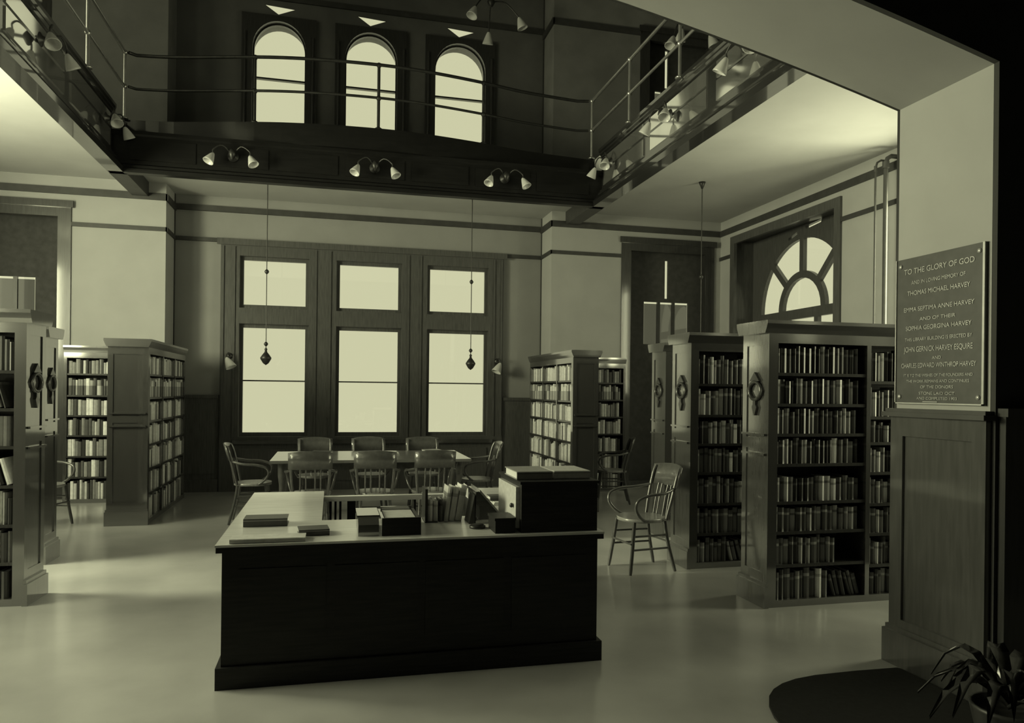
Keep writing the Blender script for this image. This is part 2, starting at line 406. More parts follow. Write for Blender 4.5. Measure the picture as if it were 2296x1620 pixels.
# ------------------------------------------------------------------ alcove windows
casing_holes = []
for x0, x1 in LW:
    casing_holes += [rect(x0 - .05, x1 + .05, 0.80, 2.46), rect(x0 - .05, x1 + .05, 2.69, 3.45)]
casing = holed('trim_22', rect(-1.59, 2.63, 0.0, 3.66), casing_holes, 'Y', YA - .05, YA + .02, MT['wood_window'])
MB().box(-1.64, 2.68, YA - .08, YA - .05, 3.60, 3.69).build('head_moulding', MT['wood_window'], casing)
for xm in (-1.555, -1.40, -.25, -.04, 1.13, 1.32, 2.48, 2.60):
    MB().box(xm - .012, xm + .012, YA - .068, YA - .05, .80, 3.58).build('upright_moulding', MT['wood_window'], casing)
for i, (x0, x1) in enumerate(LW):
    MB().box(x0 - .12, x1 + .12, YA - .12, YA - .05, .70, .755).build('window_sill', MT['wood_case'], casing)
    MB().box(x0 - .04, x1 + .04, YA - .065, YA - .05, .14, .62).build('apron_panel', MT['wood_window'], casing)
for i, (x0, x1) in enumerate(LW):
    w = holed('window_%d' % (i + 1), rect(x0 - .05, x1 + .05, 0.80, 2.46), [rect(x0, x1, .86, 1.615), rect(x0, x1, 1.635, 2.405)], 'Y', YA + .03, YA + .08, MT['wood_window'])
    holed('transom_sash', rect(x0 - .05, x1 + .05, 2.69, 3.45), [rect(x0, x1, 2.745, 3.40)], 'Y', YA + .03, YA + .08, MT['wood_window'], parent=w)
    MB().box(x0, x1, YA + .05, YA + .056, .86, 1.615).build('pane', MT['glass'], w)
    MB().box(x0, x1, YA + .06, YA + .066, 1.635, 2.405).build('pane', MT['glass'], w)
    MB().box(x0, x1, YA + .05, YA + .056, 2.745, 3.40).build('pane', MT['glass'], w)
for i, (x0, x1) in enumerate(UW):
    c = (x0 + x1) / 2
    w = holed('window_%d' % (i + 4), archloop(x0 - .035, x1 + .035, 5.0, 6.52, rz=.425), [rect(x0, x1, 5.06, 6.10), archloop(x0, x1, 6.125, 6.52, rz=.40)], 'Y', YA + .04, YA + .1, MT['wood_dark'])
    MB().box(x0, x1, YA + .06, YA + .066, 5.06, 6.10).build('pane', MT['glass'], w)
    MB().prism(archloop(x0, x1, 6.125, 6.52, rz=.40), 'Y', YA + .06, YA + .066).build('pane', MT['glass'], w)
    MB().prism([(c - .27, 7.50), (c - .27, 7.19), (c - .02, 7.03), (c + .28, 7.15), (c + .28, 7.50)], 'Y', YA + .06, YA + .066).build('pane', MT['glass'], w)
    # architrave around the light
    a = holed('architrave', rect(x0 - .17, x1 + .17, 5.0, 7.02), [archloop(x0 - .02, x1 + .02, 5.0, 6.52, rz=.42)], 'Y', YA - .05, YA, MT['wood_dark'], parent=w)
    for xs in (x0 - .12, x1 + .12):
        MB().tube([(xs, YA - .055, 5.0), (xs, YA - .055, 6.75)], .022, 8).build('bead', MT['wood_dark'], w)

# ------------------------------------------------------------------ tall dark window cases of the main back wall
def dark_case(name, x0, x1, z0, z1, strip, box):
    fr = holed(name, rect(x0, x1, z0, z1), [rect(x0 + .16, x1 - .16, z0 + .1, z1 - .2)], 'Y', YM - .02, YM + .06, MT['wood_dark'])
    MB().box(x0 - .03, x1 + .03, YM - .05, YM - .02, z1 - .08, z1 + .01).build('head_moulding', MT['wood_dark'], fr)
    bx0, bx1, bz0, bz1 = box
    cx = (bx0 + bx1) / 2
    holed('shutter_panel', rect(x0 + .01, x1 - .01, z0 + .01, z1 - .01), [rect(bx0, bx1, bz0, bz1)] + ([rect(cx - .028, cx + .028, bz1 + .06, bz1 + .68)] if strip else []), 'Y', YM + .2, YM + .24, MT['blind'], parent=fr)
    if strip: MB().box(cx - .028, cx + .028, YM + .22, YM + .225, bz1 + .06, bz1 + .68).build('pane', MT['glass'], fr)
    third = (bx1 - bx0) / 3
    for k in range(3):
        MB().box(bx0 + k * third + .012, bx0 + (k + 1) * third - .012, YM + .22, YM + .225, bz0, bz1 - .03).build('pane', MT['glass_grey'], fr)
        MB().box(bx0 + k * third + .025, bx0 + (k + 1) * third - .025, YM + .215, YM + .218, bz1 - .028, bz1).build('pane', MT['glass'], fr)
    for k in (1, 2):
        MB().box(bx0 + k * third - .025, bx0 + k * third + .025, YM + .2, YM + .24, bz0, bz1).build('mullion', MT['wood_dark'], fr)
    return fr
dark_case('window_7', *OR, .02, 3.96, True, (4.90, 5.68, 2.30, 2.99))
dark_case('window_8', *OL, .02, 3.96, False, (-4.60, -3.88, 2.0, 2.97))
dark_case('window_9', *ORU, 4.95, 7.32, True, (5.05, 5.45, 5.3, 6.42))
dark_case('window_10', *OLU, 4.95, 7.32, False, (-4.8, -4.2, 5.3, 6.42))

# ------------------------------------------------------------------ fanlight window of the right wall
XF = 6.50
fcy, fzs, fR, fr_ = 9.30, 2.74, 1.0, 0.44
def ring_sector(r0, r1, a0, a1, n=10):
    return [(fcy + r1 * math.cos(a0 + (a1 - a0) * i / n), fzs + r1 * math.sin(a0 + (a1 - a0) * i / n)) for i in range(n + 1)] + \
           [(fcy + r0 * math.cos(a1 - (a1 - a0) * i / n), fzs + r0 * math.sin(a1 - (a1 - a0) * i / n)) for i in range(n + 1)]
sectors = []
for k in range(4):
    a0 = math.pi * k / 4; a1 = math.pi * (k + 1) / 4
    def da(r): return 0.045 / r
    sec = []
    n = 8
    b0 = a0 + (da(fR) if k else 0.0); b1 = a1 - (da(fR) if k < 3 else 0.0)
    sec += [(fcy + fR * math.cos(b0 + (b1 - b0) * i / n), fzs + fR * math.sin(b0 + (b1 - b0) * i / n)) for i in range(n + 1)]
    ri = fr_ + .1
    c0 = a0 + (da(ri) if k else 0.0); c1 = a1 - (da(ri) if k < 3 else 0.0)
    sec += [(fcy + ri * math.cos(c1 - (c1 - c0) * i / n), fzs + ri * math.sin(c1 - (c1 - c0) * i / n)) for i in range(n + 1)]
    sectors.append(sec)
inner = [(fcy - fr_, fzs), ] + [(fcy + fr_ * math.cos(math.pi * (1 - i / 14)), fzs + fr_ * math.sin(math.pi * (1 - i / 14)) + .0) for i in range(1, 14)] + [(fcy + fr_, fzs)]
slits = [[(9.62, 3.80), (9.42, 3.86), (9.40, 3.82), (9.60, 3.765)], [(9.22, 3.90), (8.85, 3.93), (8.87, 3.885), (9.20, 3.855)]]
lower = [rect(fcy - 1.0, fcy - .38, .95, 2.60), rect(fcy - .30, fcy + .30, .95, 2.60), rect(fcy + .38, fcy + 1.0, .95, 2.60)]
fan = holed('window_11', rect(FY0, FY1, .8, 3.97), sectors + [inner] + slits + lower, 'X', XF, XF + .06, MT['wood_window'])
for lp in sectors + [inner] + slits + lower:
    MB().prism(lp, 'X', XF + .03, XF + .035).build('pane', MT['glass'], fan)
holed('casing', rect(FY0 - .02, FY1 + .02, .78, 3.99), [rect(FY0 + .1, FY1 - .1, .9, 3.87)], 'X', XR - .03, XR + .02, MT['wood_window'], parent=fan)
MB().box(XR + .02, XF, FY0, FY0 + .04, .8, 3.97).build('jamb_lining', MT['wood_window'], fan)
MB().box(XR + .02, XF, FY1 - .04, FY1, .8, 3.97).build('jamb_lining', MT['wood_window'], fan)
MB().box(XR + .02, XF, FY0, FY1, 3.93, 3.97).build('jamb_lining', MT['wood_window'], fan)

# heating riser pipes on the right wall
for py, lab, rr in ((7.20, 'thin vertical riser pipe on the right wall, the farther of two', .012), (7.04, 'thicker vertical riser pipe on the right wall, nearer the plaque', .025)):
    root = empty('riser_pipe', (5.98, py, 0))
    MB().tube([(5.98, py, 0.0), (5.98, py, 4.1), (6.0, py, 4.16), (6.05, py, 4.19), (6.148, py, 4.19)], rr, 10).build('pipe', MT['pipe'], root)
    MB().tube([(5.98, py, 4.05), (5.98, py, 4.12)], rr * 1.5, 10).build('elbow_collar', MT['pipe'], root)
    MB().tube([(5.98, py, 0.0), (5.98, py, 0.03)], rr * 2, 12).build('floor_collar', MT['pipe'], root)
    tag(root, lab, 'pipe')

# ------------------------------------------------------------------ gallery fascias (glossy panelled beams), railings and their lamps
def fascia_side(name, xf, sgn, y0, y1):
    """sgn: direction from the fascia face towards the open well"""
    prof = [(-.03, 4.12), (-.03, ZG + .03), (.05, ZG + .03), (.05, ZG - .01), (.03, ZG - .025), (.035, ZG - .05), (.015, ZG - .065), (.02, ZG - .09), (0, ZG - .1),
            (0, 4.36), (.03, 4.345), (.03, 4.32), (.06, 4.30), (.06, 4.27), (.09, 4.25), (.13, 4.20), (.145, 4.17), (.145, 4.10), (-.03, 4.10)]
    pr = [(xf + sgn * d, z) for d, z in prof]
    b = struct(name, MB().prism(pr, 'Y', y0, y1), MT['wood_fascia'])
    n = 4; w = (y1 - y0) / n
    for i in range(n):
        a, c = y0 + i * w + .10, y0 + (i + 1) * w - .10
        x0, x1 = sorted((xf, xf + sgn * .012))
        MB().box(x0, x1, a, c, 4.63, 4.79).build('upper_panel', MT['fascia_panel'], b)
        MB().box(x0, x1, a, c, 4.40, 4.60).build('lower_panel', MT['fascia_panel'], b)
    return b
fascia_side('trim_23', GR, -1, YN1, GB + .02)
fascia_side('trim_24', GL, 1, YN1, GB + .02)
bprof = [(.05, 4.10), (.05, 4.62), (-.02, 4.62), (-.02, 4.58), (0, 4.56), (0, 4.22), (-.03, 4.2), (-.03, 4.17), (-.06, 4.15), (-.06, 4.10)]
fb = struct('trim_25', MB().prism([(GB + d, z) for d, z in bprof], 'X', GL - .02, GR + .02), MT['wood_back_fascia'])
for i in range(7):
    a = GL + .15 + i * (GR - GL - .3) / 7
    MB().box(a + .05, a + (GR - GL - .3) / 7 - .05, GB - .012, GB, 4.27, 4.52).build('panel', MT['wood_back_fascia'], fb)
# short return of the beams to the back wall
trimbox('trim_26', (GL - .03, GL + .17, GB + .02, YM, 4.10, 4.62), m='wood_trim')
trimbox('trim_27', (GR - .17, GR + .03, GB + .02, YM, 4.10, 4.62), m='wood_trim')

def railing(name, label, paths, posts, rm='rail_metal'):
    root = empty(name, (posts[0][0], posts[0][1], posts[0][2]))
    for nm, pth, r in paths:
        MB().tube(pth, r, 8).build(nm, MT[rm], root)
    for p in posts:
        m = MB().tube([(p[0], p[1], p[2]), (p[0], p[1], 5.76)], .02, 8)
        o = m.build('post', MT[rm], root)
        for z in (5.31, 5.74):
            MB().lathe([(.0, -.035), (.025, -.025), (.036, 0), (.025, .025), (0, .035)], 10, tf=Matrix.Translation((p[0], p[1], z))).build('ball_joint', MT[rm], o)
        MB().lathe([(.0, 0), (.05, 0), (.05, .012), (.025, .03), (0, .03)], 12, tf=Matrix.Translation((p[0], p[1], p[2]))).build('foot_flange', MT[rm], o)
    return tag(root, label, 'railing')
zr, zm = 5.74, 5.31
ZP = ZG + .03
xr_, xl_ = 3.63, -2.59
railing('gallery_railing', 'pipe railing along the right side of the gallery above the bright fascia',
        [('handrail', [(xr_, 10.18, zr), (xr_, YN1 + .05, zr)], .022), ('mid_rail', [(xr_, 10.18, zm), (xr_, YN1 + .05, zm)], .018)],
        [(xr_, y, ZP if y < 9.8 else ZG) for y in (10.18, 8.78, 7.38, 5.98, 4.58)])
railing('gallery_railing', 'pipe railing along the left side of the gallery at the upper left corner',
        [('handrail', [(xl_, 10.25, zr), (xl_, YN1 + .05, zr)], .022), ('mid_rail', [(xl_, 10.25, zm), (xl_, YN1 + .05, zm)], .018)],
        [(xl_, y, ZP if y < 9.8 else ZG) for y in (10.25, 8.8, 7.38, 5.98, 4.58)])
off = [(x, y + .04) for x, y in bowd]
off[0] = (xl_ + .045, 10.25); off[-1] = (xr_ - .045, 10.2)
railing('gallery_railing', 'bowed pipe railing, darkened to a silhouette, crossing in front of the three arched windows',
        [('handrail', [(x, y, zr) for x, y in off], .022), ('mid_rail', [(x, y, zm) for x, y in off], .018)],
        [(.55, 9.79, ZG), (-1.0, 9.97, ZG), (1.98, 9.98, ZG)], 'dark_metal')  # darker metal stands in for the backlit silhouette

def tulip(tf, s=1.0):
    return MB().lathe([(.012 * s, .0), (.022 * s, .012 * s), (.03 * s, .03 * s), (.045 * s, .07 * s), (.06 * s, .115 * s), (.063 * s, .13 * s), (.058 * s, .128 * s), (.04 * s, .07 * s), (.02 * s, .02 * s)], 14, tf=tf)
def aim(o, d):
    """matrix taking local +Z to direction d at o"""
    return Matrix.Translation(o) @ Vector((0, 0, 1)).rotation_difference(Vector(d).normalized()).to_matrix().to_4x4()
def bracket_lamp(label, base, out, side, spread=.21, drop=0.0, group=None, s=1.05, ns=2):
    """lamp cluster: plate on the fascia, curved arms, tulip shades"""
    b = Vector(base); o_ = Vector(out); sd = Vector(side)
    root = empty('fascia_lamp', tuple(b))
    MB().lathe([(0, 0), (.07, 0), (.065, .015), (.035, .03), (.03, .05), (.02, .06), (0, .06)], 14, tf=aim(b, o_)).build('wall_plate', MT['dark_metal'], root)
    MB().lathe([(0, -.07), (.015, -.06), (.03, -.03), (.045, .0), (.04, .03), (.02, .06), (0, .07)], 12, tf=Matrix.Translation(b + o_ * .11)).build('boss', MT['dark_metal'], root)
    for k in ((-1, 1) if ns == 2 else (-1, 0, 1)):
        tip = b + o_ * (.16 if k else .25) + sd * spread * k + Vector((0, 0, -.02))
        mid = b + o_ * .14 + sd * spread * .5 * k + Vector((0, 0, .09))
        pth = dense([tuple(b + o_ * .05), tuple(mid), tuple(tip + Vector((0, 0, .05))), tuple(tip)], 4)
        arm = MB().tube(pth, .009, 6).build('arm', MT['dark_metal'], root)
        d = (sd * k * .45 + o_ * .35 + Vector((0, 0, -1))).normalized()
        tulip(aim(tip, d), s).build('lamp_shade', MT['shade'], root)
    tag(root, label, 'lamp', group)
    return root
for x, lab in ((-1.23, 'leftmost on the dark back fascia'), (.51, 'middle one on the dark back fascia'), (2.25, 'rightmost on the dark back fascia')):
    bracket_lamp('twin lamp with two pale tulip shades, ' + lab, (x, GB - .012, 4.40), (0, -1, 0), (1, 0, 0))
for y, lab in ((9.45, 'farthest'), (7.65, 'middle'), (5.95, 'nearest')):
    bracket_lamp('cluster lamp with tulip shades on the right gallery fascia, ' + lab + ' of three', (GR - .0, y, 4.63), (-1, 0, 0), (0, 1, 0), ns=2, s=1.1)
for y, lab in ((9.55, 'farther'), (7.55, 'nearer')):
    bracket_lamp('cluster lamp with tulip shades on the left gallery fascia, ' + lab + ' of two', (GL, y, 4.66), (1, 0, 0), (0, 1, 0), ns=2, s=1.1)

# ------------------------------------------------------------------ chandeliers on the gallery, sconces and pendants
def chandelier(label, top, shades, cz):
    root = empty('chandelier', tuple(top))
    t = Vector(top)
    MB().tube([t, (t.x, t.y, cz)], .01, 8).build('stem', MT['dark_metal'], root)
    MB().lathe([(0, 0), (.07, 0), (.06, -.03), (.02, -.05), (0, -.05)], 12, tf=Matrix.Translation(t)).build('canopy', MT['dark_metal'], root)
    MB().lathe([(0, -.08), (.03, -.06), (.06, 0), (.03, .06), (0, .08)], 12, tf=Matrix.Translation((t.x, t.y, cz))).build('hub', MT['dark_metal'], root)
    for p in shades:
        p = Vector(p); c = Vector((t.x, t.y, cz))
        mid = (c + p) / 2 + Vector((0, 0, .1))
        MB().tube(dense([tuple(c), tuple(mid), tuple(p)], 5), .01, 6).build('arm', MT['dark_metal'], root)
        d = (p - c); d.z = 0; d = d.normalized() * .4 + Vector((0, 0, -1))
        tulip(aim(p, d), 1.3).build('lamp_shade', MT['shade'], root)
    tag(root, label, 'chandelier')
chandelier('three-armed lamp with tulip shades hanging before the right arched gallery window', (2.2, 10.6, ZTOP), [(1.95, 10.5, 7.05), (2.2, 10.75, 6.83), (2.62, 10.6, 7.03)], 7.2)
chandelier('lamp with one pale shade showing above the left arched gallery window', (-1.05, 10.6, ZTOP), [(-.85, 10.55, 7.03), (-1.3, 10.6, 7.15)], 7.25)
chandelier('three-armed lamp with tulip shades hanging over the right gallery walk', (4.75, 9.4, ZTOP), [(4.48, 9.3, 6.38), (4.75, 9.6, 6.66), (5.05, 9.35, 6.5)], 6.85)
for x, k, lab in ((-1.46, -1, 'left'), (2.54, 1, 'right')):
    root = empty('wall_sconce', (x, YA - .05, 1.98))
    MB().lathe([(0, 0), (.05, 0), (.045, .015), (.02, .03), (0, .03)], 12, tf=aim((x, YA - .05, 1.98), (0, -1, 0))).build('wall_plate', MT['dark_metal'], root)
    MB().tube(dense([(x, YA - .07, 1.98), (x, YA - .16, 2.02), (x + .02 * k, YA - .2, 1.95)], 5), .01, 6).build('arm', MT['dark_metal'], root)
    tulip(aim((x + .02 * k, YA - .2, 1.95), (-.5 * k, -.2, -1)), 1.25).build('lamp_shade', MT['shade'], root)
    tag(root, 'single tulip-shade sconce at the %s edge of the big window frame' % lab, 'sconce')
def pendant(label, x, y, zt, zb, knob):
    root = empty('pendant_lamp', (x, y, zt))
    MB().lathe([(0, 0), (.045, 0), (.035, -.03), (.012, -.09), (0, -.09)], 12, tf=Matrix.Translation((x, y, zt))).build('canopy', MT['dark_metal'], root)
    MB().tube([(x, y, zt - .05), (x, y, zb + .1)], .006, 6).build('cord', MT['dark_metal'], root)
    for z, r in ((knob, .03), (zb + .19, .028), (zb + .12, .02)):
        MB().lathe([(0, -r * 1.3), (r * .7, -r * .6), (r, 0), (r * .7, r * .6), (0, r * 1.3)], 10, tf=Matrix.Translation((x, y, z))).build('bead', MT['dark_metal'], root)
    MB().lathe([(0, -.085), (.035, -.06), (.068, -.005), (.07, .012), (.045, .05), (.018, .085), (.012, .11), (0, .11)], 14, tf=Matrix.Translation((x, y, zb))).build('lamp_shade', MT['dark_metal'], root)
    tag(root, label, 'pendant lamp')
pendant('dark drop-shaped pendant on a long cord before the left window', -.84, 10.1, ZC, 1.90, 3.03)
pendant('dark drop-shaped pendant on a long cord before the right-hand alcove window', 1.90, 10.3, ZC, 1.89, 3.05)
pendant('pendant on a long rod hanging behind the right-hand bookcases', 4.72, 8.9, ZC, 1.95, 3.05)

# ------------------------------------------------------------------ bookcases
def end_panel(parent, x, sgn, D, Ht, ornament=True):
    """panelled end at local x, outer face towards sgn; local coordinates"""
    t = .03
    def bx(mb, d0, d1, y0, y1, z0, z1):
        a, b = sorted((x + sgn * (d0 + t), x + sgn * (d1 + t))); return mb.box(a, b, y0, y1, z0, z1)
    p = bx(MB(), -t, 0, 0, D, 0, Ht - .09).build('end_panel', MT['wood_case'], parent, local=True)
    sw = .055
    for y0, y1 in ((0, sw), (D - sw, D)):
        bx(MB(), 0, .008, y0, y1, .16, Ht - .09).build('stile', MT['wood_case'], p, local=True)
    for z0, z1 in ((.16, .24), (1.12, 1.2), (Ht - .17, Ht - .09)):
        bx(MB(), 0, .008, sw, D - sw, z0, z1).build('rail', MT['wood_case'], p, local=True)
    for z in (1.225, 1.085):
        bx(MB(), 0, .03, .02, D - .02, z - .008, z + .008).build('bead_moulding', MT['wood_case'], p, local=True)
    mb = MB(); bx(mb, 0, .035, -.015, D + .015, 0, .15); bx(mb, 0, .025, -.008, D + .008, .15, .175)
    mb.build('plinth', MT['wood_case'], p, local=True)
    if ornament:
        cz, cy = 1.54, D / 2
        xx = x + sgn * (t + .012)
        ring = [(xx, cy + .074 * math.cos(a), cz + .064 * math.sin(a)) for a in [2 * math.pi * i / 18 for i in range(18)]]
        o = MB().tube(ring, .014, 8, closed=True).build('wreath_ornament', MT['wood_dark'], p, local=True)
        a0, a1 = sorted((x + sgn * t, x + sgn * (t + .02)))
        MB().prism([(cy - .062, cz + .07), (cy + .062, cz + .07), (cy, cz + .135)], 'X', a0, a1).build('ribbon_knot', MT['wood_dark'], p, local=True)
        MB().prism([(cy - .016, cz - .07), (cy + .016, cz - .07), (cy + .016, cz - .10), (cy + .03, cz - .12), (cy + .006, cz - .18), (cy - .006, cz - .18), (cy - .03, cz - .12), (cy - .016, cz - .10)], 'X', a0, a1).build('ribbon_drop', MT['wood_dark'], p, local=True)
        MB().prism([(cy - .105, cz + .0), (cy - .084, cz + .03), (cy - .084, cz - .04)], 'X', a0, a1).build('ribbon_knot', MT['wood_dark'], p, local=True)
        MB().prism([(cy + .105, cz + .0), (cy + .084, cz - .04), (cy + .084, cz + .03)], 'X', a0, a1).build('ribbon_knot', MT['wood_dark'], p, local=True)
def bookcase(label, loc, rz, L, D, bays, shelves, ends, Ht=2.04, orn=True):
    root = empty('bookcase', loc, rz); tag(root, label, 'bookcase')
    MB().box(.0, L, D - .02, D, 0, Ht - .09).build('back', MT['wood_dark'], root, local=True)
    MB().box(0.0, L, .0, D, .0, .05).build('base', MT['wood_case'], root, local=True)
    mb = MB().box(0, L, .0, D - .02, Ht - .16, Ht - .09)
    mb.build('header', MT['wood_case'], root, local=True)
    cor = [(-.035, Ht), (-.035, Ht - .025), (-.02, Ht - .06), (-.005, Ht - .09), (D + .005, Ht - .09), (D + .02, Ht - .06), (D + .035, Ht - .025), (D + .035, Ht)]
    MB().prism(cor, 'X', -.075 if 'start' in ends else 0, L + .075 if 'end' in ends else L).build('cornice', MT['wood_case'], root, local=True)
    for i, b in enumerate(bays):
        MB().box(max(b - .018, 0), min(b + .018, L), .0, D - .02, .05, Ht - .16).build('upright', MT['wood_case'], root, local=True)
    for k in range(len(bays) - 1):
        for z in shelves[k % len(shelves)]:
            if z < .1: continue
            MB().box(bays[k] + .018, bays[k + 1] - .018, .008, D - .02, z - .022, z).build('shelf', MT['wood_dark'], root, local=True)
    if 'start' in ends: end_panel(root, 0, -1, D, Ht, orn)
    if 'end' in ends: end_panel(root, L, 1, D, Ht, orn)
    return root

# books: one mesh per binding shape, unit size; spine towards -y
def book_mesh(name, m, bulge):
    pts = [(0, 1), (0, .1), (.12, .1 - bulge * .6), (.5, .1 - bulge), (.88, .1 - bulge * .6), (1, .1), (1, 1)]
    mb = MB().prism(pts, 'Z', 0, 1)
    mb2 = MB()
    n = len(pts)
    vs = [(x, y, 0) for x, y in pts] + [(x, y, 1) for x, y in pts]
    fs = [(i, (i + 1) % n, n + (i + 1) % n, n + i) for i in range(n - 1)]   # cover wraps the spine, open at the fore edge
    mb2.add(vs, fs, 0)
    mb2.add([(0, .1, 0), (1, .1, 0), (1, .1, 1), (0, .1, 1)], [], 0)
    mb2.box(.07, .93, .12, .96, .015, .965, 1)
    mb2.add([(x, y, 0) for x, y in pts], [tuple(range(n))[::-1]], 0)
    top = [(0, .1), (.12, .1 - bulge * .6), (.5, .1 - bulge), (.88, .1 - bulge * .6), (1, .1)]
    mb2.add([(x, y, 1) for x, y in top], [tuple(range(5))], 0)
    me = bpy.data.meshes.new(name)
    me.from_pydata(mb2.v, [], mb2.f)
    me.materials.append(m); me.materials.append(MT['paper'])
    for p, mi in zip(me.polygons, mb2.m): p.material_index = mi
    me.update()
    return me, mb2
BOOKS = {}
for tone, ms in BK.items():
    BOOKS[tone] = [book_mesh('book_' + tone, m, b) for m in ms for b in (.1, .04)]
STUFF = MB(); STUFF_M = [m for t in ('dark', 'grey', 'pale') for m in BK[t]] + [MT['paper']]
N_IND = [0]
def place_book(mw, tone, w, d, h, individual, label=None, group=None, lean=0.0, flat=False):
    """mw: matrix of the book's lower left spine corner (spine towards -y)"""
    me, mb = rng.choice(BOOKS[tone])
    tf = mw @ (Matrix.Rotation(lean, 4, 'Y') if lean else Matrix.Identity(4)) @ Matrix.Diagonal((w, d, h, 1))
    if individual:
        o = bpy.data.objects.new('book', me); col.objects.link(o)
        o.matrix_world = tf
        tag(o, label, 'book', group); N_IND[0] += 1
        return o
    mi = STUFF_M.index(me.materials[0])
    n = len(STUFF.v)
    STUFF.v += [tuple(tf @ Vector(p)) for p in mb.v]
    for q, m in zip(mb.f, mb.m):
        STUFF.f.append(tuple(i + n for i in q)); STUFF.m.append(mi if m == 0 else len(STUFF_M) - 1); STUFF.sm.append(False)
ORD = ['first', 'second', 'third', 'fourth', 'fifth', 'sixth', 'seventh', 'eighth', 'ninth', 'tenth', 'eleventh', 'twelfth', 'thirteenth', 'fourteenth', 'fifteenth', 'sixteenth', 'seventeenth', 'eighteenth', 'nineteenth', 'twentieth'] + ['twenty-' + q for q in ('first', 'second', 'third', 'fourth', 'fifth', 'sixth', 'seventh', 'eighth', 'ninth')] + ['thirtieth'] + ['thirty-' + q for q in ('first', 'second', 'third', 'fourth', 'fifth', 'sixth', 'seventh', 'eighth')]
def pick(tones):
    r = rng.random(); a = 0
    for t, p in tones:
        a += p
        if r < a: return t
    return tones[-1][0]
def fill_shelf(root, x0, x1, z, zmax, D, tones, individual=False, where='', gap_end=0.0, lean_tail=False, wmin=.018, wmax=.05, hfrac=(.72, .94)):
    base = Matrix.Translation(root.location) @ Matrix.Rotation(root.rotation_euler.z, 4, 'Z')
    x = x0; room = zmax - z
    k = 0
    while True:
        w = rng.uniform(wmin, wmax)
        if x + w > x1 - gap_end: break
        h = room * rng.uniform(*hfrac)
        d = min(D - .04, rng.uniform(.15, .21))
        tone = pick(tones)
        nm = {'dark': 'dark', 'grey': 'grey', 'pale': 'pale'}[tone]
        lab = '%s book, %s from left on %s' % (nm, ORD[min(k, 37)], where); k += 1
        place_book(base @ Matrix.Translation((x, .018 + rng.uniform(0, .012), z)), tone, w - .0012, d, h, individual, lab, where, 0)
        x += w
        if rng.random() < .02: x += rng.uniform(.005, .02)
    if lean_tail and x1 - x > .1:
        while x1 - x > .085:
            w = rng.uniform(.02, .035); h = room * rng.uniform(.68, .82); a = rng.uniform(.22, .34)
            run = w * math.cos(a) + h * math.sin(a)
            if x + run > x1 - .003: break
            tone = pick(tones)
            nm = {'dark': 'dark', 'grey': 'grey', 'pale': 'pale'}[tone]
            # leaning back to the left: rotate so that the lower left corner of the book touches the shelf
            place_book(base @ Matrix.Translation((x + h * math.sin(a) + .0, .02, z)), tone, w, .18, h, individual, 'leaning %s book, %s from left on %s' % (nm, ORD[min(k, 37)], where), where, -a); k += 1
            x += w / math.cos(a) + .012
DARK = [('dark', .68), ('grey', .15), ('pale', .17)]
PALE = [('dark', .10), ('grey', .28), ('pale', .62)]
MIDT = [('dark', .35), ('grey', .33), ('pale', .32)]
ordn = ['top shelf', 'second shelf', 'third shelf', 'fourth shelf', 'fifth shelf', 'sixth shelf', 'seventh shelf', 'bottom shelf']
# A: nearest right bookcase, beside the plaque
SA = [[1.67, 1.45, 1.235, 1.02, .75, .535, .30, .05], [1.62, 1.36, 1.17, .95, .72, .50, .27, .05]]
A = bookcase('tall oak bookcase crammed with dark books beside the plaque pillar', (3.045, 4.66, 0), 0, 3.05, .34, [.018, .79, 1.58, 2.32, 3.032], SA, ['start'])
for k in range(2):
    zs = SA[k]; xa, xb = [.04, .812][k], [.77, 1.56][k]
    for i, z in enumerate(zs):
        zt = 1.88 if i == 0 else zs[i - 1] - .022
        tall = k == 0 and i == 0
        if k == 0:
            fill_shelf(A, xa, xb, z, zt, .34, DARK, True, ordn[i] + ' of the bookcase beside the plaque',
                       gap_end=.28 if i == 7 else (.2 if i == 6 else .02), lean_tail=i == 7, wmin=.028, wmax=.052, hfrac=(.8, .95) if i != 4 else (.62, .74))
        else:
            fill_shelf(A, xa, xa + .24, z, zt, .34, DARK, True, ordn[i] + ' of the narrow bay touching the plaque', wmin=.026, wmax=.045)
            fill_shelf(A, xa + .245, xb, z, zt, .34, DARK, False)
# B: second right bookcase
SB = [[1.66, 1.42, 1.19, .965, .745, .52, .30, .05]]
B = bookcase('tall oak bookcase of dark books behind the lone armchair', (3.045, 5.83, 0), 0, 3.05, .36, [.018, .83, 1.62, 2.36, 3.032], [[1.60, 1.33, 1.08, .83, .56, .30, .05]], ['start'])
zs = [1.60, 1.33, 1.08, .83, .56, .30, .05]
for i, z in enumerate(zs):
    zt = 1.88 if i == 0 else zs[i - 1] - .022
    fill_shelf(B, .04, .56, z, zt, .36, DARK, True, (ordn[i] if i < 6 else 'bottom shelf') + ' of the bookcase behind the armchair', gap_end=.2 if i == 6 else .0, lean_tail=i == 6, wmin=.028, wmax=.05)
    fill_shelf(B, .57, .81, z, zt, .36, DARK, False)
# C: third right bookcase, set back
Cc = bookcase('tall oak bookcase end set back behind the second right-hand bookcase', (3.435, 7.15, 0), 0, 2.35, .34, [.018, .83, 1.62, 2.332], [zs], ['start'])
for i, z in enumerate(zs):
    fill_shelf(Cc, .04, .81, z, 1.88 if i == 0 else zs[i - 1] - .022, .34, DARK)
